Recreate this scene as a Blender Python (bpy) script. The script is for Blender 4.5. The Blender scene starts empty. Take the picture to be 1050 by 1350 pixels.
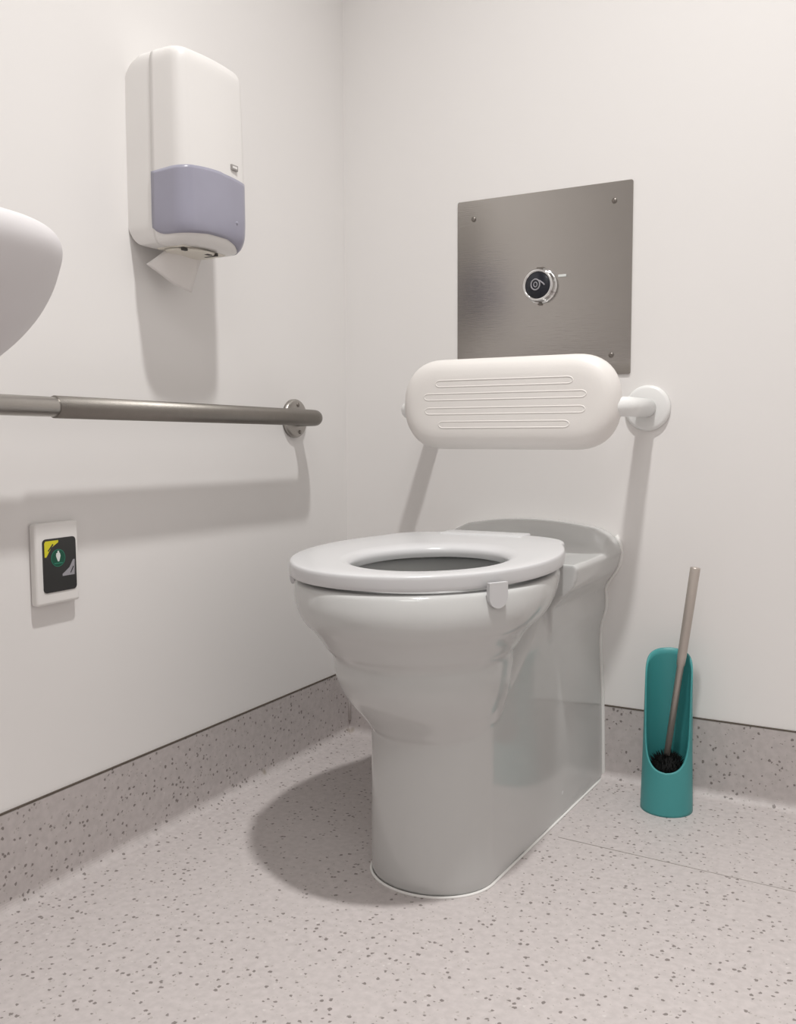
import bpy, bmesh, math, random
from mathutils import Vector, Matrix
R = math.radians
random.seed(7)
scene = bpy.context.scene
C = scene.collection

# ------------------------------------------------------------------ camera, light, exposure
CAM = (1.10591, -1.74867, 0.675)
YAW, PITCH, ROLL, FPX = 0.50947, 0.085557, -0.004739, 1236.38
def setup_camera():
    cy, sy = math.cos(YAW), math.sin(YAW)
    f = Vector((-sy*math.cos(PITCH), cy*math.cos(PITCH), -math.sin(PITCH)))
    r = Vector((cy, sy, 0)); u = r.cross(f)
    c, s = math.cos(ROLL), math.sin(ROLL)
    r2 = c*r + s*u; u2 = -s*r + c*u
    m = Matrix((r2, u2, -f)).transposed().to_4x4(); m.translation = Vector(CAM)
    cd = bpy.data.cameras.new('camera'); cam = bpy.data.objects.new('camera', cd); C.objects.link(cam)
    cam.matrix_world = m; cd.sensor_fit = 'HORIZONTAL'; cd.sensor_width = 36
    cd.lens = 36*FPX/1050; cd.clip_start = 0.02; scene.camera = cam
setup_camera()
scene.view_settings.view_transform = 'Standard'; scene.view_settings.look = 'None'
scene.view_settings.gamma = 1; scene.view_settings.use_curve_mapping = False
scene.view_settings.exposure = 0.0
w = bpy.data.worlds.new('world'); scene.world = w; w.use_nodes = True
w.node_tree.nodes['Background'].inputs[0].default_value = (0, 0, 0, 1)
ROOM_X, ROOM_Y, ROOM_Z = 2.1, -2.9, 2.7
LAMPS = [((0.885, -0.86), 0.055, 15.5, (1.0, 0.985, 0.965))]
FILL = [((1.35, -2.2), 0.50, 12.0, (1.0, 0.985, 0.965))]  # large soft disc added behind the camera to lift the shadows
def area(name, x, y, z, r, watts, col, spread=180):
    l = bpy.data.lights.new(name, 'AREA'); l.shape = 'DISK'; l.size = 2*r; l.energy = watts; l.color = col; l.spread = R(spread)
    o = bpy.data.objects.new(name, l); o.location = (x, y, z); C.objects.link(o)
for (x, y), r, wt, c in LAMPS: area('downlight_lamp', x, y, ROOM_Z-0.012, r, wt, c, 104)
for (x, y), r, wt, c in FILL: area('added_fill_lamp', x, y, ROOM_Z-0.03, r, wt, c)

# ------------------------------------------------------------------ helpers
def obj(name, bm, mat, parent=None, smooth=False, keep=False):
    me = bpy.data.meshes.new(name)
    if not keep: bmesh.ops.recalc_face_normals(bm, faces=bm.faces)
    bm.to_mesh(me); bm.free()
    for m in (mat if isinstance(mat, (list, tuple)) else [mat]): me.materials.append(m)
    if smooth: me.polygons.foreach_set('use_smooth', [True]*len(me.polygons))
    o = bpy.data.objects.new(name, me); C.objects.link(o)
    if parent is not None: o.parent = parent; o.matrix_parent_inverse = parent.matrix_world.inverted()
    return o
def tag(o, label, cat, group=None):
    o['label'] = label; o['category'] = cat
    if group: o['group'] = group
    return o
def thing(name, label, cat, loc):
    o = bpy.data.objects.new(name, None); o.empty_display_size = 0.05; C.objects.link(o); o.location = loc
    bpy.context.view_layer.update()
    return tag(o, label, cat)
def struct(name, bm, mat, smooth=False):
    o = obj(name, bm, mat, None, smooth); o['kind'] = 'structure'; return o
def box(bm, x0, x1, y0, y1, z0, z1, bevel=0, seg=3, mi=0):
    m = Matrix.Translation(((x0+x1)/2, (y0+y1)/2, (z0+z1)/2)) @ Matrix.Diagonal((x1-x0, y1-y0, z1-z0, 1))
    r = bmesh.ops.create_cube(bm, size=1, matrix=m); vs = r['verts']
    if bevel: bmesh.ops.bevel(bm, geom=list({e for v in vs for e in v.link_edges}), offset=bevel, segments=seg, profile=0.5, affect='EDGES')
def loft(bm, rings, cap0=True, cap1=True, closed=True):
    vr = [[bm.verts.new(p) for p in ring] for ring in rings]
    n = len(vr[0])
    for a, b in zip(vr, vr[1:]):
        for i in range(n if closed else n-1):
            j = (i+1) % n
            bm.faces.new((a[i], a[j], b[j], b[i]))
    if cap0: bm.faces.new(list(reversed(vr[0])))
    if cap1: bm.faces.new(vr[-1])
    return vr
def frame(d):
    d = d.normalized(); a = Vector((0, 0, 1)) if abs(d.z) < 0.9 else Vector((1, 0, 0))
    u = d.cross(a).normalized(); return u, d.cross(u).normalized()
def tube(bm, pts, r, n=24, caps=True, uv=None):
    pts = [Vector(p) for p in pts]; rings = []
    u = v = None
    for i, p in enumerate(pts):
        d = (pts[min(i+1, len(pts)-1)] - pts[max(i-1, 0)]).normalized()
        if u is None: u, v = frame(d)
        else:
            u = (u - d*u.dot(d)).normalized(); v = d.cross(u)
        rr = r[i] if isinstance(r, (list, tuple)) else r
        rings.append([p + rr*(math.cos(2*math.pi*k/n)*u + math.sin(2*math.pi*k/n)*v) for k in range(n)])
    loft(bm, rings, caps, caps)
def disc(bm, c, axis, prof, n=48):
    """lathe: prof = [(radius, offset along axis)]"""
    c = Vector(c); a = Vector(axis).normalized(); u, v = frame(a)
    loft(bm, [[c + a*h + r*(math.cos(2*math.pi*k/n)*u + math.sin(2*math.pi*k/n)*v) for k in range(n)] for r, h in prof])
def fillet(pts, rad, n=10):
    pts = [Vector(p) for p in pts]; out = [pts[0]]
    for i in range(1, len(pts)-1):
        a, b, c = pts[i-1], pts[i], pts[i+1]
        d1 = (a-b).normalized(); d2 = (c-b).normalized(); ang = d1.angle(d2)
        t = rad/math.tan(ang/2); p1 = b+d1*t; p2 = b+d2*t
        cen = b + (d1+d2).normalized()*(rad/math.sin(ang/2))
        for k in range(n+1):
            s = k/n; q = (p1-cen).lerp(p2-cen, s); out.append(cen + q.normalized()*rad)
    out.append(pts[-1]); return out
def interp(tab, x):
    if x <= tab[0][0]: return tab[0][1]
    for (a, fa), (b, fb) in zip(tab, tab[1:]):
        if x <= b:
            return fa + (fb-fa)*(x-a)/(b-a)
    return tab[-1][1]
def smooth_interp(tab, x):
    if x <= tab[0][0]: return tab[0][1]
    if x >= tab[-1][0]: return tab[-1][1]
    n = len(tab)
    for i in range(n-1):
        if x <= tab[i+1][0]:
            x0, y0 = tab[i]; x1, y1 = tab[i+1]
            m0 = (y1-tab[i-1][1])/(x1-tab[i-1][0]) if i > 0 else (y1-y0)/(x1-x0)
            m1 = (tab[i+2][1]-y0)/(tab[i+2][0]-x0) if i < n-2 else (y1-y0)/(x1-x0)
            h = x1-x0; t = (x-x0)/h
            return (2*t**3-3*t*t+1)*y0 + (t**3-2*t*t+t)*h*m0 + (-2*t**3+3*t*t)*y1 + (t**3-t*t)*h*m1

# ------------------------------------------------------------------ materials
def mat(name, col, rough=0.5, metal=0.0, coat=0.0, noise=0.0, nscale=20, bump=0.0, bscale=300, spec=0.5, trans=0.0, aniso=None):
    m = bpy.data.materials.new(name); m.use_nodes = True; nt = m.node_tree; b = nt.nodes['Principled BSDF']
    b.inputs['Base Color'].default_value = (*col, 1); b.inputs['Roughness'].default_value = rough
    b.inputs['Metallic'].default_value = metal; b.inputs['Coat Weight'].default_value = coat
    b.inputs['Coat Roughness'].default_value = 0.05; b.inputs['Specular IOR Level'].default_value = spec
    b.inputs['Transmission Weight'].default_value = trans
    tc = nt.nodes.new('ShaderNodeTexCoord')
    if noise:
        n = nt.nodes.new('ShaderNodeTexNoise'); n.inputs['Scale'].default_value = nscale; n.inputs['Detail'].default_value = 4
        nt.links.new(tc.outputs['Object'], n.inputs['Vector'])
        mx = nt.nodes.new('ShaderNodeMix'); mx.data_type = 'RGBA'
        mx.inputs[6].default_value = (*[c*(1-noise) for c in col], 1); mx.inputs[7].default_value = (*[min(1, c*(1+noise)) for c in col], 1)
        nt.links.new(n.outputs['Fac'], mx.inputs[0]); nt.links.new(mx.outputs[2], b.inputs['Base Color'])
    if bump:
        n = nt.nodes.new('ShaderNodeTexNoise'); n.inputs['Scale'].default_value = bscale
        if aniso:
            mp = nt.nodes.new('ShaderNodeMapping'); mp.inputs['Scale'].default_value = aniso
            nt.links.new(tc.outputs['Object'], mp.inputs['Vector']); nt.links.new(mp.outputs[0], n.inputs['Vector'])
        else: nt.links.new(tc.outputs['Object'], n.inputs['Vector'])
        bp = nt.nodes.new('ShaderNodeBump'); bp.inputs['Strength'].default_value = bump; bp.inputs['Distance'].default_value = 0.001
        nt.links.new(n.outputs['Fac'], bp.inputs['Height']); nt.links.new(bp.outputs[0], b.inputs['Normal'])
    return m
WALL = mat('white_wall_panel', (0.865, 0.845, 0.83), 0.38, noise=0.012, nscale=3, bump=0.06, bscale=120)
CEIL = mat('white_ceiling', (0.87, 0.86, 0.84), 0.8, noise=0.01)
CERAMIC = mat('glazed_ceramic', (0.575, 0.578, 0.57), 0.12, coat=0.15, noise=0.006, nscale=8)
SEATM = mat('white_seat_plastic', (0.645, 0.645, 0.655), 0.22, noise=0.005)
PLASTIC = mat('white_plastic', (0.83, 0.81, 0.79), 0.33, noise=0.006)
PADM = mat('soft_white_padding', (0.84, 0.81, 0.78), 0.45, noise=0.008, bump=0.1, bscale=500)
WHITEPAINT = mat('white_powder_coat', (0.85, 0.85, 0.84), 0.3, noise=0.005)
SEAL = mat('white_silicone', (0.83, 0.82, 0.80), 0.4, noise=0.03, nscale=60)
WINDOWM = mat('smoky_lilac_plastic', (0.35, 0.345, 0.425), 0.28, noise=0.08, nscale=14)
CREAM = mat('cream_plastic', (0.78, 0.74, 0.66), 0.5, noise=0.01)
DARK = mat('dark_slot', (0.05, 0.045, 0.04), 0.6, noise=0.1)
STEEL = mat('brushed_steel', (0.42, 0.40, 0.375), 0.30, metal=1, noise=0.05, nscale=30, bump=0.25, bscale=90, aniso=(12, 1, 12))
STEELX = mat('brushed_steel_plate', (0.42, 0.40, 0.38), 0.19, metal=1, noise=0.03, nscale=6, bump=0.16, bscale=60, aniso=(0.6, 10, 12))
SATIN = mat('satin_steel_grip', (0.26, 0.243, 0.222), 0.45, metal=1, noise=0.06, nscale=60, bump=0.3, bscale=600)
CHROME = mat('polished_chrome', (0.80, 0.80, 0.80), 0.08, metal=1, noise=0.01)
SCREW = mat('screw_steel', (0.25, 0.23, 0.21), 0.35, metal=1, noise=0.05)
BLACK = mat('black_gloss', (0.012, 0.014, 0.022), 0.18, noise=0.1)
PANELBLK = mat('black_panel', (0.035, 0.035, 0.035), 0.35, noise=0.1)
YELLOW = mat('yellow_print', (0.72, 0.66, 0.03), 0.5, noise=0.03)
GREEN = mat('green_print', (0.008, 0.085, 0.05), 0.5, noise=0.03)
GREENRIM = mat('pale_green_print', (0.03, 0.22, 0.14), 0.5, noise=0.03)
GREY = mat('grey_print', (0.36, 0.35, 0.38), 0.5, noise=0.03)
PRINTW = mat('white_print', (0.75, 0.78, 0.76), 0.5, noise=0.02)
TEAL = mat('teal_plastic', (0.058, 0.31, 0.315), 0.45, noise=0.02)
BRISTLE = mat('black_bristle', (0.006, 0.006, 0.006), 0.8, noise=0.1, spec=0.2)
HANDLEM = mat('brush_handle_steel', (0.50, 0.45, 0.41), 0.42, metal=0.55, noise=0.06, nscale=40)
GAPM = mat('dark_joint', (0.10, 0.08, 0.065), 0.7, noise=0.2, nscale=60)
TISSUE = mat('tissue_paper', (0.83, 0.80, 0.78), 0.9, noise=0.01)
BADGE = mat('badge_grey', (0.34, 0.32, 0.31), 0.4, noise=0.02)

def vinyl():
    m = bpy.data.materials.new('speckled_vinyl'); m.use_nodes = True; nt = m.node_tree; N = nt.nodes; L = nt.links
    b = N['Principled BSDF']; b.inputs['Roughness'].default_value = 0.5
    geo = N.new('ShaderNodeNewGeometry')
    def math_(op, a, b_=None, clamp=False):
        n = N.new('ShaderNodeMath'); n.operation = op; n.use_clamp = clamp
        for i, v in enumerate((a, b_)):
            if v is None: continue
            if isinstance(v, (int, float)): n.inputs[i].default_value = v
            else: L.new(v, n.inputs[i])
        return n.outputs[0]
    warp = N.new('ShaderNodeTexNoise'); warp.inputs['Scale'].default_value = 260; L.new(geo.outputs['Position'], warp.inputs['Vector'])
    vm = N.new('ShaderNodeVectorMath'); vm.operation = 'MULTIPLY_ADD'
    L.new(warp.outputs['Color'], vm.inputs[0]); vm.inputs[1].default_value = (0.005,)*3; L.new(geo.outputs['Position'], vm.inputs[2])
    def specks(scale, rmin, rmax, keep):
        v = N.new('ShaderNodeTexVoronoi'); v.inputs['Scale'].default_value = scale; L.new(vm.outputs[0], v.inputs['Vector'])
        sep = N.new('ShaderNodeSeparateColor'); L.new(v.outputs['Color'], sep.inputs[0])
        rad = math_('ADD', math_('MULTIPLY', sep.outputs[0], rmax-rmin), rmin)
        inside = math_('MULTIPLY', math_('SUBTRACT', rad, v.outputs['Distance']), 14.0, True)
        on = math_('LESS_THAN', sep.outputs[1], keep)
        return math_('MULTIPLY', inside, on), sep.outputs[2]
    base = N.new('ShaderNodeTexNoise'); base.inputs['Scale'].default_value = 90; base.inputs['Detail'].default_value = 5
    L.new(geo.outputs['Position'], base.inputs['Vector'])
    cr = N.new('ShaderNodeValToRGB'); L.new(base.outputs['Fac'], cr.inputs[0])
    cr.color_ramp.elements[0].position = 0.35; cr.color_ramp.elements[0].color = (0.50, 0.46, 0.45, 1)
    cr.color_ramp.elements[1].position = 0.65; cr.color_ramp.elements[1].color = (0.56, 0.515, 0.505, 1)
    def mix(f, a, colr):
        x = N.new('ShaderNodeMix'); x.data_type = 'RGBA'; L.new(f, x.inputs[0]); L.new(a, x.inputs[6])
        if isinstance(colr, tuple): x.inputs[7].default_value = (*colr, 1)
        else: L.new(colr, x.inputs[7])
        return x.outputs[2]
    col = cr.outputs[0]
    s, _ = specks(150, 0.20, 0.42, 0.40); col = mix(math_('MULTIPLY', s, 0.45), col, (0.68, 0.65, 0.63))
    s, _ = specks(150, 0.18, 0.36, 0.38); col = mix(math_('MULTIPLY', s, 0.55), col, (0.30, 0.26, 0.24))
    s, _ = specks(112, 0.20, 0.36, 0.42); col = mix(math_('MULTIPLY', s, 0.85), col, (0.17, 0.145, 0.135))
    # brown grime spots in the corner
    for p, r in (((0.012, -0.012, 0.012), 0.010), ((0.008, -0.318, 0.014), 0.008)):
        d = N.new('ShaderNodeVectorMath'); d.operation = 'DISTANCE'; L.new(geo.outputs['Position'], d.inputs[0]); d.inputs[1].default_value = p
        f = math_('MULTIPLY', math_('SUBTRACT', r, d.outputs['Value']), 180.0, True)
        col = mix(math_('MULTIPLY', f, 0.75), col, (0.20, 0.15, 0.07))
    L.new(col, b.inputs['Base Color'])
    bp = N.new('ShaderNodeBump'); bp.inputs['Strength'].default_value = 0.12; bp.inputs['Distance'].default_value = 0.001
    L.new(base.outputs['Fac'], bp.inputs['Height']); L.new(bp.outputs[0], b.inputs['Normal'])
    return m
VINYL = vinyl()

# ------------------------------------------------------------------ room
SK = 0.144
T = 0.1
bm = bmesh.new(); box(bm, -T, ROOM_X+T, ROOM_Y-T, T, -0.1, 0); struct('floor', bm, VINYL)
bm = bmesh.new(); box(bm, -T, ROOM_X+T, ROOM_Y-T, T, ROOM_Z, ROOM_Z+0.1); struct('ceiling', bm, CEIL)
for nm, b in (('wall_left', (-T, 0, ROOM_Y-T, T)), ('wall_back', (0, ROOM_X, 0, T)),
              ('wall_right', (ROOM_X, ROOM_X+T, ROOM_Y-T, T)), ('wall_front', (0, ROOM_X, ROOM_Y-T, ROOM_Y))):
    bm = bmesh.new(); box(bm, *b, 0.0, ROOM_Z); struct(nm, bm, WALL)
def skirting(name, p0, p1, nrm):
    """coved vinyl upstand: flat face on the wall, quarter-round sweep at the floor"""
    p0, p1, n = Vector(p0), Vector(p1), Vector(nrm)
    rc = 0.018; prof = [(0.0, SK), (0.0022, SK), (0.0026, SK-0.001)]
    for k in range(9):
        a = math.pi/2*k/8
        prof.append((0.0026 + rc*(1-math.cos(a)), rc*(1-math.sin(a)) + 0.0012))
    prof += [(rc+0.02, 0.0008), (rc+0.024, 0.0)]
    prof += [(0.0, 0.0)]
    bm = bmesh.new()
    vr = loft(bm, [[p + n*a + Vector((0, 0, z)) for a, z in prof] for p in (p0, p1)])
    # dark capping joint along the top
    d = (p1-p0).normalized()
    lo, hi = SK-0.0002, SK+0.0022
    ring = [(0.0, lo), (0.0030, lo), (0.0026, hi), (0.0, hi)]
    k0 = len(bm.faces)
    loft(bm, [[p + n*a + Vector((0, 0, z)) for a, z in ring] for p in (p0, p1)])
    bm.faces.ensure_lookup_table()
    for f in bm.faces[k0:]: f.material_index = 1
    o = struct(name, bm, [VINYL, GAPM])
skirting('baseboard_left', (0, ROOM_Y, 0), (0, 0, 0), (1, 0, 0))
skirting('baseboard_back', (0, 0, 0), (ROOM_X, 0, 0), (0, -1, 0))
skirting('baseboard_right', (ROOM_X, 0, 0), (ROOM_X, ROOM_Y, 0), (-1, 0, 0))
skirting('baseboard_front', (ROOM_X, ROOM_Y, 0), (0, ROOM_Y, 0), (0, 1, 0))
bm = bmesh.new(); tube(bm, [(0.004, -0.004, z) for z in (0.03, 0.08, SK)], 0.004, 8); struct('trim_1', bm, mat('vinyl_corner_weld', (0.62, 0.58, 0.56), 0.5, noise=0.05), True)
# welded seam across the floor
bm = bmesh.new(); tube(bm, [(0.60, -0.3005, -0.0004), (1.3, -0.322, -0.0004), (ROOM_X, -0.345, -0.0004)], 0.0011, 8); struct('trim_2', bm, mat('vinyl_seam_weld', (0.36, 0.33, 0.31), 0.6, noise=0.1), True)

# above the frame: the downlight, then a rim for the added fill light
for (x, y), r, wt, c in LAMPS:
    t = thing('ceiling_downlight', 'small round recessed ceiling downlight above the toilet', 'ceiling light', (x, y, ROOM_Z))
    bm = bmesh.new(); disc(bm, (x, y, ROOM_Z), (0, 0, -1), [(r+0.02, 0), (r+0.018, 0.006), (r+0.003, 0.006), (r+0.002, 0.0)]); obj('rim', bm, WHITEPAINT, t, True)

for (x, y), r, wt, c in FILL:
    t = thing('added_fill_light', 'unseen round fill light added further back in the room', 'ceiling light', (x, y, ROOM_Z))
    bm = bmesh.new(); disc(bm, (x, y, ROOM_Z), (0, 0, -1), [(r+0.03, 0), (r+0.028, 0.025), (r+0.004, 0.025), (r+0.003, 0.0)]); obj('rim', bm, WHITEPAINT, t, True)  # made-up fixture rim around the added fill light

# ------------------------------------------------------------------ toilet
TX, ANG = 0.44, 0.037
def tf(x, y, z):
    k = min(1.0, max(0.0, -y/0.12))
    return Vector((TX + x - ANG*y, y + ANG*x*k, z))
toilet = thing('toilet', 'white back-to-wall ceramic toilet with open seat and no lid', 'toilet', (TX, -0.3, 0))
def sgn(v): return -1 if v < 0 else 1
def egg(cx, cy, a, bf, bb, nf, nb, n=96):
    out = []
    for k in range(n):
        th = 2*math.pi*k/n; c, s = math.cos(th), math.sin(th)
        e = nf if s < 0 else nb; b = bf if s < 0 else bb
        out.append((cx + a*sgn(c)*abs(c)**(2/e), cy + b*sgn(s)*abs(s)**(2/e)))
    return out
bm = bmesh.new()
# bowl: outer shell up to the rim, over and down inside
AZ = [(0.20, 0.080), (0.232, 0.098), (0.244, 0.102), (0.257, 0.108), (0.272, 0.1155), (0.29, 0.1225), (0.31, 0.1275), (0.33, 0.1305), (0.343, 0.1308), (0.350, 0.1345), (0.357, 0.141), (0.372, 0.150), (0.385, 0.162), (0.395, 0.1735), (0.408, 0.183), (0.425, 0.190), (0.440, 0.193), (0.455, 0.194)]
YZ = [(0.20, -0.488), (0.232, -0.497), (0.28, -0.510), (0.31, -0.512), (0.34, -0.505), (0.372, -0.498), (0.395, -0.485), (0.425, -0.468), (0.455, -0.450)]
rings = []
zs = [0.20 + (0.452-0.20)*i/60 for i in range(61)]
def lv(z, shrink=0.0):
    a = smooth_interp(AZ, z) - shrink; cy = smooth_interp(YZ, z); ra = interp([(0.23, 1.0), (0.455, 1.21)], z)
    cx = interp([(0.23, 0.010), (0.455, -0.022)], z)
    return egg(cx, cy, a, a*ra, a*interp([(0.23, 1.0), (0.455, 1.3)], z), 2.04, 2.3)
for z in zs: rings.append([tf(x, y, z) for x, y in lv(z)])
rings.append([tf(x, y, 0.4550) for x, y in lv(0.452, 0.002)])
rings.append([tf(x, y, 0.4575) for x, y in lv(0.452, 0.008)])
for z, a, bf, bb in ((0.4575, 0.150, 0.165, 0.20), (0.452, 0.146, 0.160, 0.195), (0.40, 0.125, 0.142, 0.165), (0.36, 0.092, 0.115, 0.12), (0.32, 0.065, 0.085, 0.075), (0.29, 0.04, 0.05, 0.05)):
    rings.append([tf(x, y, z) for x, y in egg(-0.008, -0.495, a, bf, bb, 2, 2)])
loft(bm, rings)
# pedestal and rear body
WZ = [(0, 0.145), (0.143, 0.142), (0.26, 0.136), (0.30, 0.137), (0.335, 0.146), (0.36, 0.146), (0.376, 0.144), (0.40, 0.158), (0.42, 0.170), (0.457, 0.175), (0.475, 0.170), (0.49, 0.155), (0.50, 0.125)]
FZ = [(0, 0.099), (0.24, 0.098), (0.30, 0.100), (0.36, 0.100)]
def dring(z, yf, hwf):
    wb = smooth_interp(WZ, z); dp = 0.90*hwf; cy = yf + dp; sh = 0.012
    pts = []
    for k in range(13): t = k/12; pts.append((wb + (hwf-wb)*t + sh*t, cy*t))
    for k in range(1, 32):
        a = math.pi*k/32; pts.append((sh + hwf*math.cos(a), cy - dp*math.sin(a)))
    for k in range(13): t = (12-k)/12; pts.append((-(wb + (hwf-wb)*t) + sh*t, cy*t))
    for k in range(1, 8): pts.append((wb*(-1+2*k/8), 0.0))
    return [tf(x, y, z) for x, y in pts]
rings = []
for i in range(25):
    z = 0.38*i/24
    yf = interp([(0, -0.591), (0.02, -0.591), (0.235, -0.589), (0.26, -0.56), (0.30, -0.48), (0.38, -0.33)], z)
    if z == 0: yf += 0.003
    rings.append(dring(z, yf, interp(FZ, z)))
loft(bm, rings)
# upper rear block, lofted towards the bowl
def topz(y):
    return smooth_interp([(-0.36, 0.452), (-0.13, 0.453), (-0.105, 0.456), (-0.075, 0.474), (-0.048, 0.490), (-0.026, 0.495), (0.0, 0.494)], y)
rings = []
for i in range(31):
    y = -0.27 + 0.27*i/30
    zt = topz(y); ring = []
    wsc = interp([(-0.34, 0.93), (-0.2, 0.965), (0, 1.0)], y)
    zl = [0.30, 0.335, 0.36, 0.376, 0.388, 0.40, 0.41, 0.42, 0.43, 0.44]
    low = 1 - 0.29*(-y/0.50)
    right = [(smooth_interp(WZ, z)*interp([(0.37, low), (0.41, wsc)], z), z) for z in zl]
    w1 = smooth_interp(WZ, 0.45)*wsc
    bulge = max(0, zt-0.453)
    right.append((w1 + bulge*0.05, 0.447))
    right.append((w1 - 0.004, 0.453 + bulge*0.2))
    right.append((w1 - 0.010 - bulge*0.15, 0.453 + bulge*0.62))
    right.append((w1 - 0.022 - bulge*0.5, 0.453 + bulge*0.92))
    top = []
    w2 = w1 - 0.036 - bulge*0.7
    for k in range(13):
        x = w2*(1-2*k/12); top.append((x, 0.453 + bulge + (1-(x/w2)**2)*bulge*0.22))
    ring = right + top + [(-x, z) for x, z in reversed(right)]
    rings.append([tf(x, y, z) for x, z in ring])
loft(bm, rings)
pan = obj('pan', bm, CERAMIC, toilet, True)
md = pan.modifiers.new('remesh', 'REMESH'); md.mode = 'VOXEL'; md.voxel_size = 0.003; md.use_smooth_shade = True
md = pan.modifiers.new('smooth', 'SMOOTH'); md.factor = 0.5; md.iterations = 7
dg = bpy.context.evaluated_depsgraph_get(); me = bpy.data.meshes.new_from_object(pan.evaluated_get(dg))
pan.modifiers.clear(); old = pan.data; pan.data = me; me.name = 'pan'
me.polygons.foreach_set('use_smooth', [True]*len(me.polygons))
if not me.materials: me.materials.append(CERAMIC)
# silicone bead where the pan meets wall and floor
bm = bmesh.new()
side = [(smooth_interp(WZ, z)+0.001, -0.002, z) for z in [0.004+0.44*k/60 for k in range(61)]]
side += [(0.172, -0.002, 0.463), (0.164, -0.002, 0.476)]
tube(bm, [tf(*p) for p in side], 0.0042, 8)
tube(bm, [tf(-x, y, z) for x, y, z in side], 0.0042, 8)
base = [(0.1455 + (0.0995+0.012-0.1455)*k/12, -0.502*k/12) for k in range(13)]
base += [(0.012+0.0995*math.cos(math.pi*k/32), -0.502-0.0895*math.sin(math.pi*k/32)) for k in range(1, 32)]
base += [(-0.1455 + (-0.0995+0.012+0.1455)*k/12, -0.502*k/12) for k in range(12, -1, -1)]
tube(bm, [tf(x, y, 0.0008) for x, y in base], 0.0024, 8)
s = obj('sealant_bead', bm, SEAL, toilet, True); s['label'] = 'white silicone bead'
# seat
bm = bmesh.new(); n = 96
CY = -0.45
def seat_outline(a, wb, yf, yc, yb, r, nf, cx):
    pts = []
    for k in range(33):
        th = math.pi/2*k/32; c, s_ = math.sin(th), math.cos(th)
        pts.append((a*c**(2/nf) if k else 0.0, yc-(yc-yf)*(max(s_, 0))**(2/nf)))
    ys = yb-r
    for k in range(1, 13): t = k/12; pts.append((a-(a-wb)*t*t*((ys-yc)/(yb-yc))**2, yc+(ys-yc)*t))
    xs = pts[-1][0]
    for k in range(1, 13): th = math.pi/2*k/12; pts.append((xs-r*1.2*(1-math.cos(th)), ys+r*math.sin(th)))
    xe = pts[-1][0]
    for k in range(1, 6): pts.append((xe*(1-k/5), yb))
    pts += [(-x, y) for x, y in reversed(pts[1:-1])]
    return [(x+cx, y) for x, y in pts]
outp = seat_outline(0.204, 0.1184, -0.6844, -0.4278, -0.1772, 0.0842, 2.06, -0.0286)
n = len(outp)
HC = (-0.004, -0.483)
inp = []
for x, y in outp:
    th = math.atan2((y-HC[1])/1.25, x-HC[0]); c, s_ = math.cos(th), math.sin(th)
    inp.append((HC[0] + 0.117*c, HC[1] + (0.133 if s_ < 0 else 0.140)*s_))
ZT, TH = 0.4857, 0.0215
prof = [(0.04, -TH), (0.012, -TH), (0.004, -TH+0.0015), (0.0, -TH+0.005), (0.0, -0.006), (0.008, -0.0025), (0.025, -0.0006), (0.06, 0.0), (0.4, -0.0002), (0.80, -0.0006),
        (0.90, -0.0018), (0.97, -0.005), (1.0, -0.010), (0.99, -TH), (0.9, -TH)]
rings = []
for k in range(n):
    o_, i_ = outp[k], inp[k]; ring = []
    for t_, dz in prof:
        x = o_[0]+(i_[0]-o_[0])*t_; y = o_[1]+(i_[1]-o_[1])*t_
        ring.append(tf(x, y, ZT + dz + 0.013*(y-CY)))
    rings.append(ring)
rings.append(rings[0])
loft(bm, rings, False, False); bmesh.ops.remove_doubles(bm, verts=bm.verts, dist=1e-6)
obj('seat', bm, SEATM, toilet, True).data.validate()
bm = bmesh.new()
box(bm, -0.112, 0.047, -0.215, -0.158, 0.462, 0.4908, 0.004)
for v in bm.verts: v.co = tf(*v.co)
obj('hinge_cover', bm, SEATM, toilet, True)
for sx, nm in ((1, 'seat_buffer_tab'), (-1, 'seat_buffer_tab')):
    bm = bmesh.new()
    # rounded tab hanging over the rim
    pts = []
    w_, h0, h1 = 0.0155, 0.470, 0.4345
    for k in range(13):
        a = math.pi + math.pi*k/12; pts.append((w_*math.cos(a), h1 + w_ + w_*math.sin(a)))
    pts += [(w_, h0), (-w_, h0)]
    ang = R(-32) if sx > 0 else R(212)
    if sx > 0: cxx, cyy = 0.1465, -0.586
    else: cxx, cyy = -0.2190, -0.530
    nrm = Vector((math.cos(ang), math.sin(ang), 0)) if sx > 0 else Vector((-0.97, -0.24, 0)).normalized()
    tan = Vector((-nrm.y, nrm.x, 0)); cen = Vector((cxx, cyy, 0))
    loft(bm, [[tf(*(cen + tan*a + nrm*d + Vector((0, 0, z)))) for a, z in pts] for d in (-0.004, 0.0015, 0.003)])
    obj(nm, bm, SEATM, toilet, False)
for wy, wz, xx, nx in ((-0.22, 0.042, 0.1255, 0.0), (-0.495, 0.050, 0.1035, -0.08)):
    bm = bmesh.new(); c = tf(xx-0.001, wy, wz)
    disc(bm, c, (1, nx, 0), [(0.0075, -0.001), (0.0075, 0.002), (0.006, 0.0045), (0.003, 0.0055)], 20)
    obj('screw_cap', bm, SEATM, toilet, True)

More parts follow.
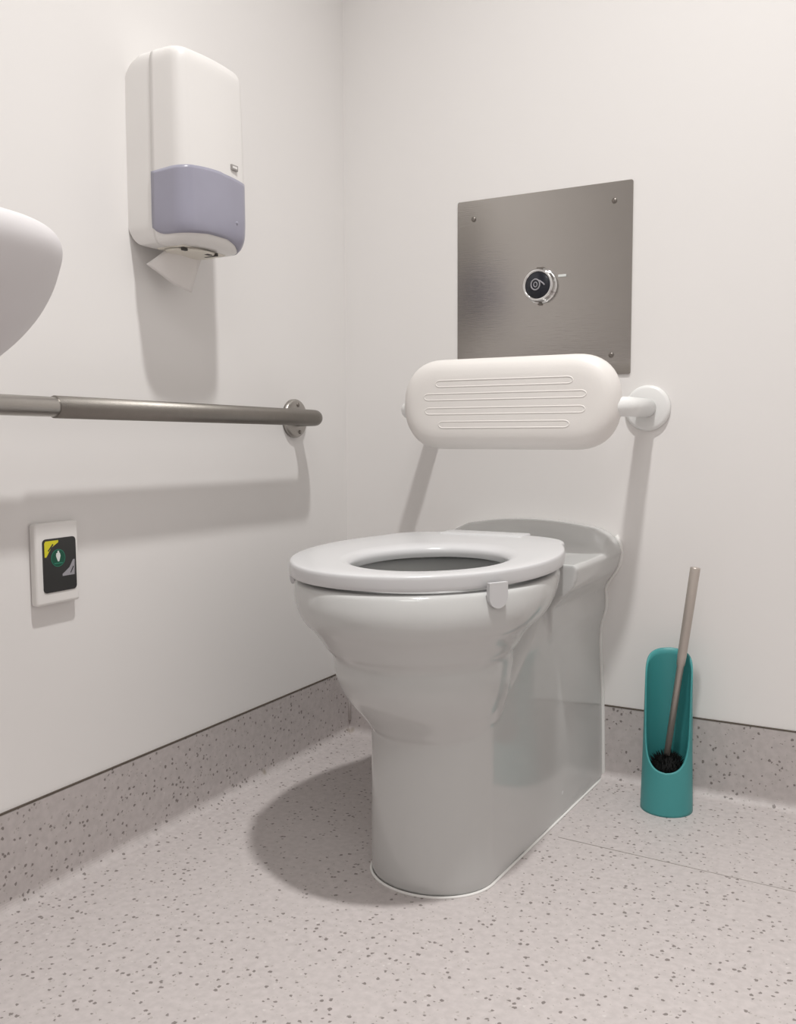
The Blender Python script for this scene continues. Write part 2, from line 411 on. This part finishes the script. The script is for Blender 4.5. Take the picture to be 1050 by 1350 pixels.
# ------------------------------------------------------------------ backrest
BX, BZ, BY = 0.4475, 0.7250, -0.190
back = thing('toilet_back_support', 'white padded back support on a white tube frame fixed above the toilet', 'back support', (0.44, 0, 0.716))
def stadium(hw, hh, n=24, e=2.35):
    pts = []; r = hh
    for k in range(n+1):
        a = -math.pi/2 + math.pi*k/n
        ca, sa = math.cos(a), math.sin(a)
        pts.append((hw-r*1.0 + r*sgn(ca)*abs(ca)**(2/e), r*sgn(sa)*abs(sa)**(2/e)))
    return pts + [(-x, -z) for x, z in pts]
bm = bmesh.new(); rings = []
HW, HH, TK = 0.208, 0.0835, 0.050
for ins, d in ((0.030, 1.0), (0.012, 0.985), (0.003, 0.90), (0.0, 0.70), (0.001, 0.45), (0.006, 0.22), (0.014, 0.10), (0.024, 0.03), (0.036, 0.004), (0.05, 0.0)):
    rings.append([Vector((BX + x, BY + TK*d, BZ + z)) for x, z in stadium(HW-ins, HH-ins)])
loft(bm, rings)
# moulded ridge outlines on the front face: flattened loops pressed into the pad
for (hw, z0) in ((0.128, 0.037), (0.152, 0.013), (0.150, -0.013), (0.122, -0.038)):
    loop = []
    nn = 20; rr = 0.0058
    for k in range(nn+1):
        a = -math.pi/2 + math.pi*k/nn; loop.append(Vector((BX+hw-rr+rr*1.6*math.cos(a), BY-0.0002, BZ+z0+rr*math.sin(a))))
    for k in range(nn+1):
        a = math.pi/2 + math.pi*k/nn; loop.append(Vector((BX-hw+rr+rr*1.6*math.cos(a), BY-0.0002, BZ+z0+rr*math.sin(a))))
    loop.append(loop[0]); tube(bm, [p + Vector((0, 0.0012, 0)) for p in loop], 0.0017, 8, False)
obj('pad', bm, PADM, back, True)
TXR, TXL, TZ = 0.660, 0.233, 0.716
path = fillet([(TXR, 0, TZ), (TXR, -0.163, TZ), (TXL, -0.163, TZ), (TXL, 0, TZ)], 0.036, 12)
bm = bmesh.new(); tube(bm, path, 0.0172, 28); obj('support_tube', bm, WHITEPAINT, back, True)
for x in (TXR, TXL):
    bm = bmesh.new(); disc(bm, (x, 0, TZ), (0, -1, 0), [(0.042, 0), (0.042, 0.004), (0.040, 0.0075), (0.036, 0.009), (0.019, 0.0095)]); obj('wall_flange', bm, WHITEPAINT, back, True)

# ------------------------------------------------------------------ steel flush plate
fp = thing('flush_plate', 'square brushed stainless steel wall plate with a round flush button', 'flush plate', (0.449, 0, 0.956))
bm = bmesh.new(); box(bm, 0.2715, 0.6265, -0.003, 0, 0.780, 1.1325)
vert = [e for e in bm.edges if abs(e.verts[0].co.y-e.verts[1].co.y) > 0.002]
bmesh.ops.bevel(bm, geom=vert, offset=0.004, segments=4, affect='EDGES', profile=0.5)
obj('plate', bm, STEELX, fp)
for x, z in ((0.307, 1.096), (0.592, 1.098), (0.590, 0.816), (0.306, 0.816)):
    bm = bmesh.new(); disc(bm, (x, -0.003, z), (0, -1, 0), [(0.0052, 0), (0.0048, 0.0015), (0.003, 0.0026), (0.0012, 0.0028)], 20)
    obj('screw', bm, SCREW, fp, True)
bx, bz = 0.449, 0.954
bm = bmesh.new(); disc(bm, (bx, -0.003, bz), (0, -1, 0), [(0.034, 0), (0.034, 0.002), (0.032, 0.0025), (0.031, 0.003), (0.031, 0.016), (0.029, 0.018), (0.026, 0.018), (0.0255, 0.015)])
rg = obj('button_ring', bm, CHROME, fp, True); rg['label'] = 'chrome ring'
bm = bmesh.new(); disc(bm, (bx, -0.003, bz), (0, -1, 0), [(0.0254, 0.010), (0.0254, 0.0155), (0.024, 0.0168), (0.0, 0.0175)][:3] + [(0.002, 0.0172)]); bt = obj('button', bm, BLACK, fp, True); bt['label'] = 'black push button'
bm = bmesh.new(); yy = -0.0204
tube(bm, [(bx-0.004+0.0088*math.cos(2*math.pi*k/32), yy, bz+0.001+0.0100*math.sin(2*math.pi*k/32)) for k in range(33)], 0.0013, 8, False)
tube(bm, [(bx-0.004+0.0035*math.cos(2*math.pi*k/24), yy, bz+0.001+0.0045*math.sin(2*math.pi*k/24)) for k in range(25)], 0.0009, 8, False)
tube(bm, [(bx+0.004, yy, bz+0.008), (bx+0.012, yy, bz+0.002), (bx+0.014, yy, bz-0.001)], 0.0013, 8)
obj('water_symbol', bm, GREY, bt)
bm = bmesh.new(); box(bm, bx+0.036, bx+0.052, -0.0055, -0.003, bz+0.0135, bz+0.0185, 0.001); obj('white_mark', bm, PRINTW, fp)  # small white pill right of the button
bm = bmesh.new(); box(bm, bx-0.007, bx+0.007, -0.008, -0.003, bz+0.032, bz+0.0355, 0.001); obj('ring_lug', bm, SCREW, fp)
bm = bmesh.new(); box(bm, bx-0.004, bx+0.004, -0.008, -0.003, bz-0.0365, bz-0.033, 0.001); obj('ring_lug', bm, SCREW, fp)

# ------------------------------------------------------------------ grab rail on the left wall
rail = thing('grab_rail', 'stainless steel grab rail running along the left wall', 'grab rail', (0, -0.196, 0.703))
BXR = 0.068
def bz_(y): return 0.702 + (-0.196-y)*0.0135
p0 = (BXR, -1.04, bz_(-1.04))
path = fillet([(0, -1.04, bz_(-1.04)), p0, (BXR, -0.199, bz_(-0.199)), (0, -0.199, bz_(-0.199))], 0.034, 12)
bm = bmesh.new(); tube(bm, path, 0.0137, 32); obj('bar', bm, STEEL, rail, True)
ge = fillet([(BXR, -0.852, bz_(-0.852)), (BXR, -0.199, bz_(-0.199)), (0.012, -0.199, bz_(-0.199))], 0.034, 14)
bm = bmesh.new(); tube(bm, ge, 0.0156, 32); gs = obj('grip_sleeve', bm, SATIN, rail, True); gs['label'] = 'darker textured steel grip'
for y in (-0.199, -1.04):
    z = bz_(y)
    bm = bmesh.new(); disc(bm, (0, y, z), (1, 0, 0), [(0.0385, 0), (0.0385, 0.006), (0.037, 0.0085), (0.034, 0.010), (0.016, 0.011)]); fl = obj('wall_flange', bm, STEEL, rail, True)
    for dy, dz in ((0.003, 0.027), (0.008, -0.027), (-0.026, 0.004)):
        bm = bmesh.new(); disc(bm, (0.0095, y+dy, z+dz), (1, 0, 0), [(0.0042, 0), (0.004, 0.002), (0.002, 0.0026)], 16); obj('screw', bm, SCREW, fl, True)

# ------------------------------------------------------------------ toilet tissue dispenser
disp = thing('tissue_dispenser', 'tall white toilet tissue dispenser with smoky lilac lower window', 'tissue dispenser', (0, -0.558, 0.967))
DY, DHW = -0.558, 0.0795
def plan(xb, d, hw, rc, off=0.0, n=10):
    pts = [(xb, -hw-off)]
    for k in range(1, 5): pts.append((xb+(d-rc-xb)*k/5, -hw-off))
    for k in range(n+1):
        a = -math.pi/2 + math.pi/2*k/n; pts.append((d-rc+(rc+off)*math.cos(a), -hw+rc+(rc+off)*math.sin(a)))
    m = 12
    for k in range(1, m):
        s_ = -1+2*k/m; pts.append((d+off+0.004*(1-s_*s_), (hw-rc)*s_))
    for k in range(n+1):
        a = math.pi/2*k/n; pts.append((d-rc+(rc+off)*math.cos(a), hw-rc+(rc+off)*math.sin(a)))
    for k in range(4, -1, -1): pts.append((xb+(d-rc-xb)*k/5, hw+off))
    return pts
#        z      xb     depth  halfwidth corner
LEV = [(0.9665, 0.030, 0.088, 0.058, 0.020), (0.968, 0.022, 0.100, 0.068, 0.022), (0.972, 0.014, 0.108, 0.0735, 0.024), (0.982, 0.006, 0.1145, 0.0775, 0.025),
       (0.998, 0.0, 0.118, 0.0795, 0.025), (1.05, 0.0, 0.118, 0.0795, 0.023), (1.15, 0.0, 0.1165, 0.079, 0.021), (1.225, 0.0, 0.1145, 0.078, 0.020), (1.242, 0.010, 0.1135, 0.0775, 0.020),
       (1.252, 0.024, 0.1105, 0.0755, 0.020), (1.258, 0.034, 0.105, 0.071, 0.020), (1.2610, 0.044, 0.097, 0.063, 0.020), (1.2618, 0.052, 0.086, 0.052, 0.020)]
def lev(z):
    return [z] + [smooth_interp([(l[0], l[i]) for l in LEV], z) for i in range(1, 5)]
def dsec(z, xmin=None, xmax=None, off=0.0):
    _, xb, d, hw, rc = lev(z)
    if xmin is not None: xb = max(xb, xmin)
    if xmax is not None: d, rc = xmax, 0.0008
    return [Vector((max(xb, min(x, 9)), DY+y, z)) for x, y in plan(xb, d, hw, rc, off)]
zs = [l[0] for l in LEV]
zs = sorted(set(zs + [0.9695, 0.976, 0.99, 1.02, 1.1, 1.232, 1.237, 1.245, 1.2485, 1.2545, 1.2565, 1.2595, 1.26145, 0.967, 0.970, 0.9745, 0.979, 0.986, 0.994]))
bm = bmesh.new()
loft(bm, [dsec(z, xmin=0.0525) for z in zs])
obj('cover', bm, PLASTIC, disp, True)
bm = bmesh.new()
rings = []
for z in zs:
    _, xb, d, hw, rc = lev(z); hw -= 0.0014
    if xb > 0.048: continue
    rings.append([Vector((x, DY+y, z)) for x, y in ((xb, -hw), (0.0535, -hw), (0.0535, hw), (xb, hw))])
loft(bm, rings); bh = obj('back_housing', bm, PLASTIC, disp, True); bh.data.set_sharp_from_angle(angle=R(35))
# lilac window wraps the lower front
def dpoint(i, z, off):
    _, xb, d, hw, rc = lev(z); x, y = plan(max(xb, 0.0525), d, hw, rc, off)[i]; return Vector((x, DY+y, z))
npl = len(plan(0.05, 0.1, 0.08, 0.02)); rows = []
for i in range(0, npl):
    s_ = i/(npl-1)
    x_, y_ = plan(0.0525, 0.118, 0.0795, 0.025)[i]
    side_t = max(0, (0.118-0.025-x_)/(0.118-0.025-0.0525))     # 1 at the back edge of the window, 0 at the corner
    arch = 0.006*(1-(y_/0.08)**2)
    zt = 1.0785 + arch - 0.003*side_t
    zb = interp([(-0.08, 0.979), (-0.03, 0.984), (0.02, 0.9835), (0.045, 0.978), (0.065, 0.971), (0.08, 0.970)], y_) + (0.012*side_t**3 if y_ < 0 else 0)
    if y_ > 0: zt = 1.0785 + arch*0.8
    rows.append([dpoint(i, zb+(zt-zb)*k/20, 0.0008) for k in range(21)])
bm = bmesh.new(); loft(bm, rows, False, False, closed=False)
wd = obj('window', bm, WINDOWM, disp, True, keep=True); wd['label'] = 'smoky lilac see-through window'
sm = wd.modifiers.new('thick', 'SOLIDIFY'); sm.thickness = 0.001; sm.offset = 0
# underside tray with its slots
bm = bmesh.new(); box(bm, 0.034, 0.088, DY-0.052, DY+0.052, 0.9645, 0.969, 0.002); tr = obj('base_tray', bm, CREAM, disp); tr['label'] = 'cream underside tray'
bm = bmesh.new(); disc(bm, (0.062, DY-0.004, 0.9636), (0, 0, -1), [(0.036, 0), (0.033, 0.003), (0.026, 0.0035)]); 
for v in bm.verts: v.co.y = DY-0.004 + (v.co.y-DY+0.004)*1.35
obj('tray_lip', bm, CREAM, disp, True)
for (x0, x1, y0, y1) in ((0.080, 0.086, -0.048, -0.038), (0.070, 0.096, 0.018, 0.023), (0.086, 0.093, 0.000, 0.012)):
    bm = bmesh.new(); box(bm, x0, x1, DY+y0, DY+y1, 0.9595, 0.9645, 0.0008); obj('slot', bm, DARK, disp)
# little badge above the window
bm = bmesh.new(); xf = 0.1205
box(bm, xf-0.001, xf+0.0022, DY+0.028, DY+0.045, 1.0945, 1.1035, 0.001); bd = obj('badge', bm, BADGE, disp); bd['label'] = 'small grey badge'
bm = bmesh.new(); box(bm, xf+0.002, xf+0.0026, DY+0.031, DY+0.042, 1.0975, 1.1010, 0.0002); obj('badge_print', bm, PLASTIC, bd)
bm = bmesh.new(); disc(bm, (0.1195, DY+0.040, 1.013), (1, 0, 0), [(0.003, 0), (0.003, 0.0022), (0.002, 0.003)], 16); obj('lock_stud', bm, WINDOWM, disp, True)
# sheet of tissue
bm = bmesh.new(); nu, nv = 12, 10; rows = []
A, B, Cc, D = Vector((0.045, -0.600, 0.9655)), Vector((0.030, -0.634, 0.938)), Vector((0.036, -0.536, 0.906)), Vector((0.048, -0.515, 0.9655))
for i in range(nu+1):
    u = i/nu; row = []
    for j in range(nv+1):
        v = j/nv; P = (A.lerp(D, u)).lerp(B.lerp(Cc, u), v)
        P += Vector((0.010*math.sin(math.pi*u)*v + 0.004*math.sin(5*u+2*v), 0, -0.006*math.sin(math.pi*u)*v))
        row.append(P)
    rows.append(row)
loft(bm, rows, False, False, closed=False)
ts = obj('toilet_tissue', bm, TISSUE, None, True); ts.modifiers.new('thick', 'SOLIDIFY').thickness = 0.0006
md = ts.modifiers['thick']
tag(ts, 'white sheet of toilet tissue hanging from the dispenser', 'tissue')

# ------------------------------------------------------------------ switch / call plate on left wall
cp = thing('touch_switch', 'white wall plate with black touch panel below the grab rail', 'wall switch', (0, -0.809, 0.422))
y0, y1, z0, z1 = -0.848, -0.770, 0.4275, 0.5465
bm = bmesh.new(); box(bm, 0, 0.014, y0, y1, z0, z1, 0.004, 3); obj('plate', bm, PLASTIC, cp, False)
def rrect(bm, xa, xb, y0, y1, z0, z1, r, n=6):
    pts = []
    for cy, cz, a0 in ((y1-r, z1-r, 0), (y0+r, z1-r, 90), (y0+r, z0+r, 180), (y1-r, z0+r, 270)):
        for k in range(n+1):
            a = R(a0+90*k/n); pts.append((cy+r*math.cos(a), cz+r*math.sin(a)))
    loft(bm, [[Vector((x, y, z)) for y, z in pts] for x in (xa, xb)])
py0, py1, pz0, pz1 = -0.8365, -0.7765, 0.4455, 0.5235
bm = bmesh.new(); rrect(bm, 0.0135, 0.0150, py0, py1, pz0, pz1, 0.006); pn = obj('panel', bm, PANELBLK, cp); pn['label'] = 'black rounded panel'
def flat(name, pts, x, m, par):
    bm = bmesh.new(); loft(bm, [[Vector((xx, y, z)) for y, z in pts] for xx in (x-0.0002, x)]); return obj(name, bm, m, par)
flat('warning_corner', [(py0+0.003, pz1-0.026), (py0+0.006, pz1-0.026), (py0+0.015, pz1-0.013), (py0+0.028, pz1-0.006), (py0+0.028, pz1-0.003), (py0+0.005, pz1-0.003), (py0+0.003, pz1-0.006)], 0.0153, YELLOW, pn)
flat('corner_print', [(py0+0.0085, pz1-0.017), (py0+0.010, pz1-0.018), (py0+0.019, pz1-0.009), (py0+0.0175, pz1-0.0075)], 0.0155, PANELBLK, pn)
cyy, czz = -0.8095, 0.4945
circ = lambda r, sx=1.0: [(cyy+r*math.cos(2*math.pi*k/32), czz+r*math.sin(2*math.pi*k/32)) for k in range(32)]
flat('green_ring', circ(0.0128), 0.0153, GREENRIM, pn)
flat('green_disc', circ(0.0119), 0.0154, GREEN, pn)
flat('figure', [(cyy-0.001, czz-0.005), (cyy+0.0015, czz-0.005), (cyy+0.004, czz+0.003), (cyy+0.003, czz+0.007), (cyy+0.0016, czz+0.0078), (cyy+0.0016, czz+0.0105), (cyy-0.0012, czz+0.0105), (cyy-0.0012, czz+0.0078), (cyy-0.0035, czz+0.007), (cyy-0.004, czz+0.003)], 0.0156, PRINTW, pn)
flat('print_line', [(cyy-0.0075, czz-0.0085), (cyy+0.0075, czz-0.0085), (cyy+0.0075, czz-0.0068), (cyy-0.0075, czz-0.0068)], 0.0156, GREENRIM, pn)
flat('grey_corner', [(py1-0.026, pz0+0.0215), (py1-0.004, pz0+0.0215), (py1-0.003, pz0+0.044), (py1-0.006, pz0+0.044), (py1-0.013, pz0+0.033), (py1-0.026, pz0+0.0245)], 0.0153, GREY, pn)
flat('corner_print', [(py1-0.012, pz0+0.025), (py1-0.0105, pz0+0.0245), (py1-0.005, pz0+0.033), (py1-0.0062, pz0+0.0345)], 0.0155, PANELBLK, pn)

# ------------------------------------------------------------------ wash basin cut off at the left
basin = bmesh.new()
def bplan(ins, z, n=16):
    x0, x1, ya, yb = 0.0, 0.405-ins, -1.62+ins, -1.056-ins*0.9
    r = max(0.02, 0.13-ins*0.4); pts = [(x0, ya), (x0, yb)]
    pts = [(x0, ya)]
    for k in range(n+1):
        a = -math.pi/2 + math.pi/2*k/n; pts.append((x1-r+r*math.cos(a), ya+r+r*math.sin(a)))
    for k in range(n+1):
        a = math.pi/2*k/n; pts.append((x1-r+r*math.cos(a), yb-r+r*math.sin(a)))
    pts.append((x0, yb))
    return [Vector((x, y, z)) for x, y in pts]
bprof = [(0.230, 0.676), (0.18, 0.686), (0.12, 0.708), (0.077, 0.731), (0.046, 0.757), (0.024, 0.784), (0.010, 0.811), (0.003, 0.834), (0.0, 0.850), (0.002, 0.862), (0.008, 0.870), (0.018, 0.874), (0.035, 0.874)]
bt_ = [(k, v) for k, v in enumerate(bprof)]
rings = []
for k in range((len(bprof)-1)*4+1):
    q_ = k/4; rings.append(bplan(smooth_interp([(a, b[0]) for a, b in bt_], q_), smooth_interp([(a, b[1]) for a, b in bt_], q_), 32))
def inner(ins, z, n=32):
    x0, x1, ya, yb = 0.07+ins, 0.37-ins, -1.585+ins, -1.09-ins; r = max(0.02, 0.11-ins*0.4); pts = [(x0, ya)]
    for k in range(n+1):
        a = -math.pi/2 + math.pi/2*k/n; pts.append((x1-r+r*math.cos(a), ya+r+r*math.sin(a)))
    for k in range(n+1):
        a = math.pi/2*k/n; pts.append((x1-r+r*math.cos(a), yb-r+r*math.sin(a)))
    pts.append((x0, yb)); return [Vector((x, y, z)) for x, y in pts]
rings += [inner(0, 0.874), inner(0.006, 0.868), inner(0.02, 0.82), inner(0.05, 0.775), inner(0.09, 0.755)]
loft(basin, rings)
b_ = obj('wash_basin', basin, mat('matt_basin_glaze', (0.72, 0.70, 0.71), 0.42, noise=0.006, nscale=8), None, True)
tag(b_, 'rounded white ceramic wash basin cut off by the left edge', 'basin')

# ------------------------------------------------------------------ toilet brush and its teal holder
HX, HY = 0.7285, -0.0905
hold = thing('brush_holder', 'teal plastic toilet brush holder with open front standing against the skirting', 'brush holder', (HX, HY, 0))
def holder_r(z): return interp([(0, 0.0455), (0.10, 0.0430), (0.28, 0.0400)], z)
def rimz(th):
    t_ = abs(th)                    # 0 at the front, pi at the back
    return smooth_interp([(0, 0.078), (0.35, 0.081), (0.65, 0.089), (0.90, 0.104), (1.08, 0.127), (1.18, 0.155), (1.28, 0.200), (1.42, 0.236), (1.65, 0.256), (2.0, 0.272), (2.5, 0.281), (math.pi, 0.284)], t_)
face = R(10)
bm = bmesh.new(); n = 72; rings = []
for k in range(25):
    ring = []
    for i in range(n):
        th = -math.pi + 2*math.pi*i/n; z = rimz(th)*k/24
        rr = holder_r(z); a = -math.pi/2 + th + face
        ring.append(Vector((HX + rr*math.cos(a), HY + rr*math.sin(a), z)))
    rings.append(ring)
loft(bm, rings, True, False)
body = obj('body', bm, TEAL, hold, True); sd = body.modifiers.new('thick', 'SOLIDIFY'); sd.thickness = 0.003; sd.offset = -1; sd.use_even_offset = False
# brush
top = Vector((0.7675, -0.078, 0.436)); foot = Vector((0.7270, -0.095, 0.085))
br = thing('toilet_brush', 'toilet brush with long steel handle leaning in the teal holder', 'brush', tuple(foot))
ax = (top-foot)
bm = bmesh.new(); tube(bm, [foot + ax*0.04, foot + ax*0.50, foot + ax*0.505, foot+ax*0.55, foot + ax*0.995, top], [0.0056, 0.0062, 0.0074, 0.0080, 0.0088, 0.0080], 20); obj('handle', bm, HANDLEM, br, True)
bm = bmesh.new(); bc = Vector((0.7285, -0.0905, 0.066))
bmesh.ops.create_uvsphere(bm, u_segments=24, v_segments=14, radius=0.031, matrix=Matrix.Translation(bc))
for k in range(900):
    d = Vector((random.gauss(0, 1), random.gauss(0, 1), random.gauss(0, 1))).normalized()
    L_ = random.uniform(0.037, 0.0402)
    if d.z < 0: L_ *= 0.95
    p = bc + d*0.027; q = bc + d*L_ + Vector((0, 0, 0.004 if d.z > 0 else 0))
    u, v = frame(d); r_ = 0.0012
    a = [bm.verts.new(p + r_*(math.cos(2*math.pi*j/3)*u + math.sin(2*math.pi*j/3)*v)) for j in range(3)]
    tip = bm.verts.new(q)
    for j in range(3): bm.faces.new((a[j], a[(j+1) % 3], tip))
obj('bristle_head', bm, BRISTLE, br)
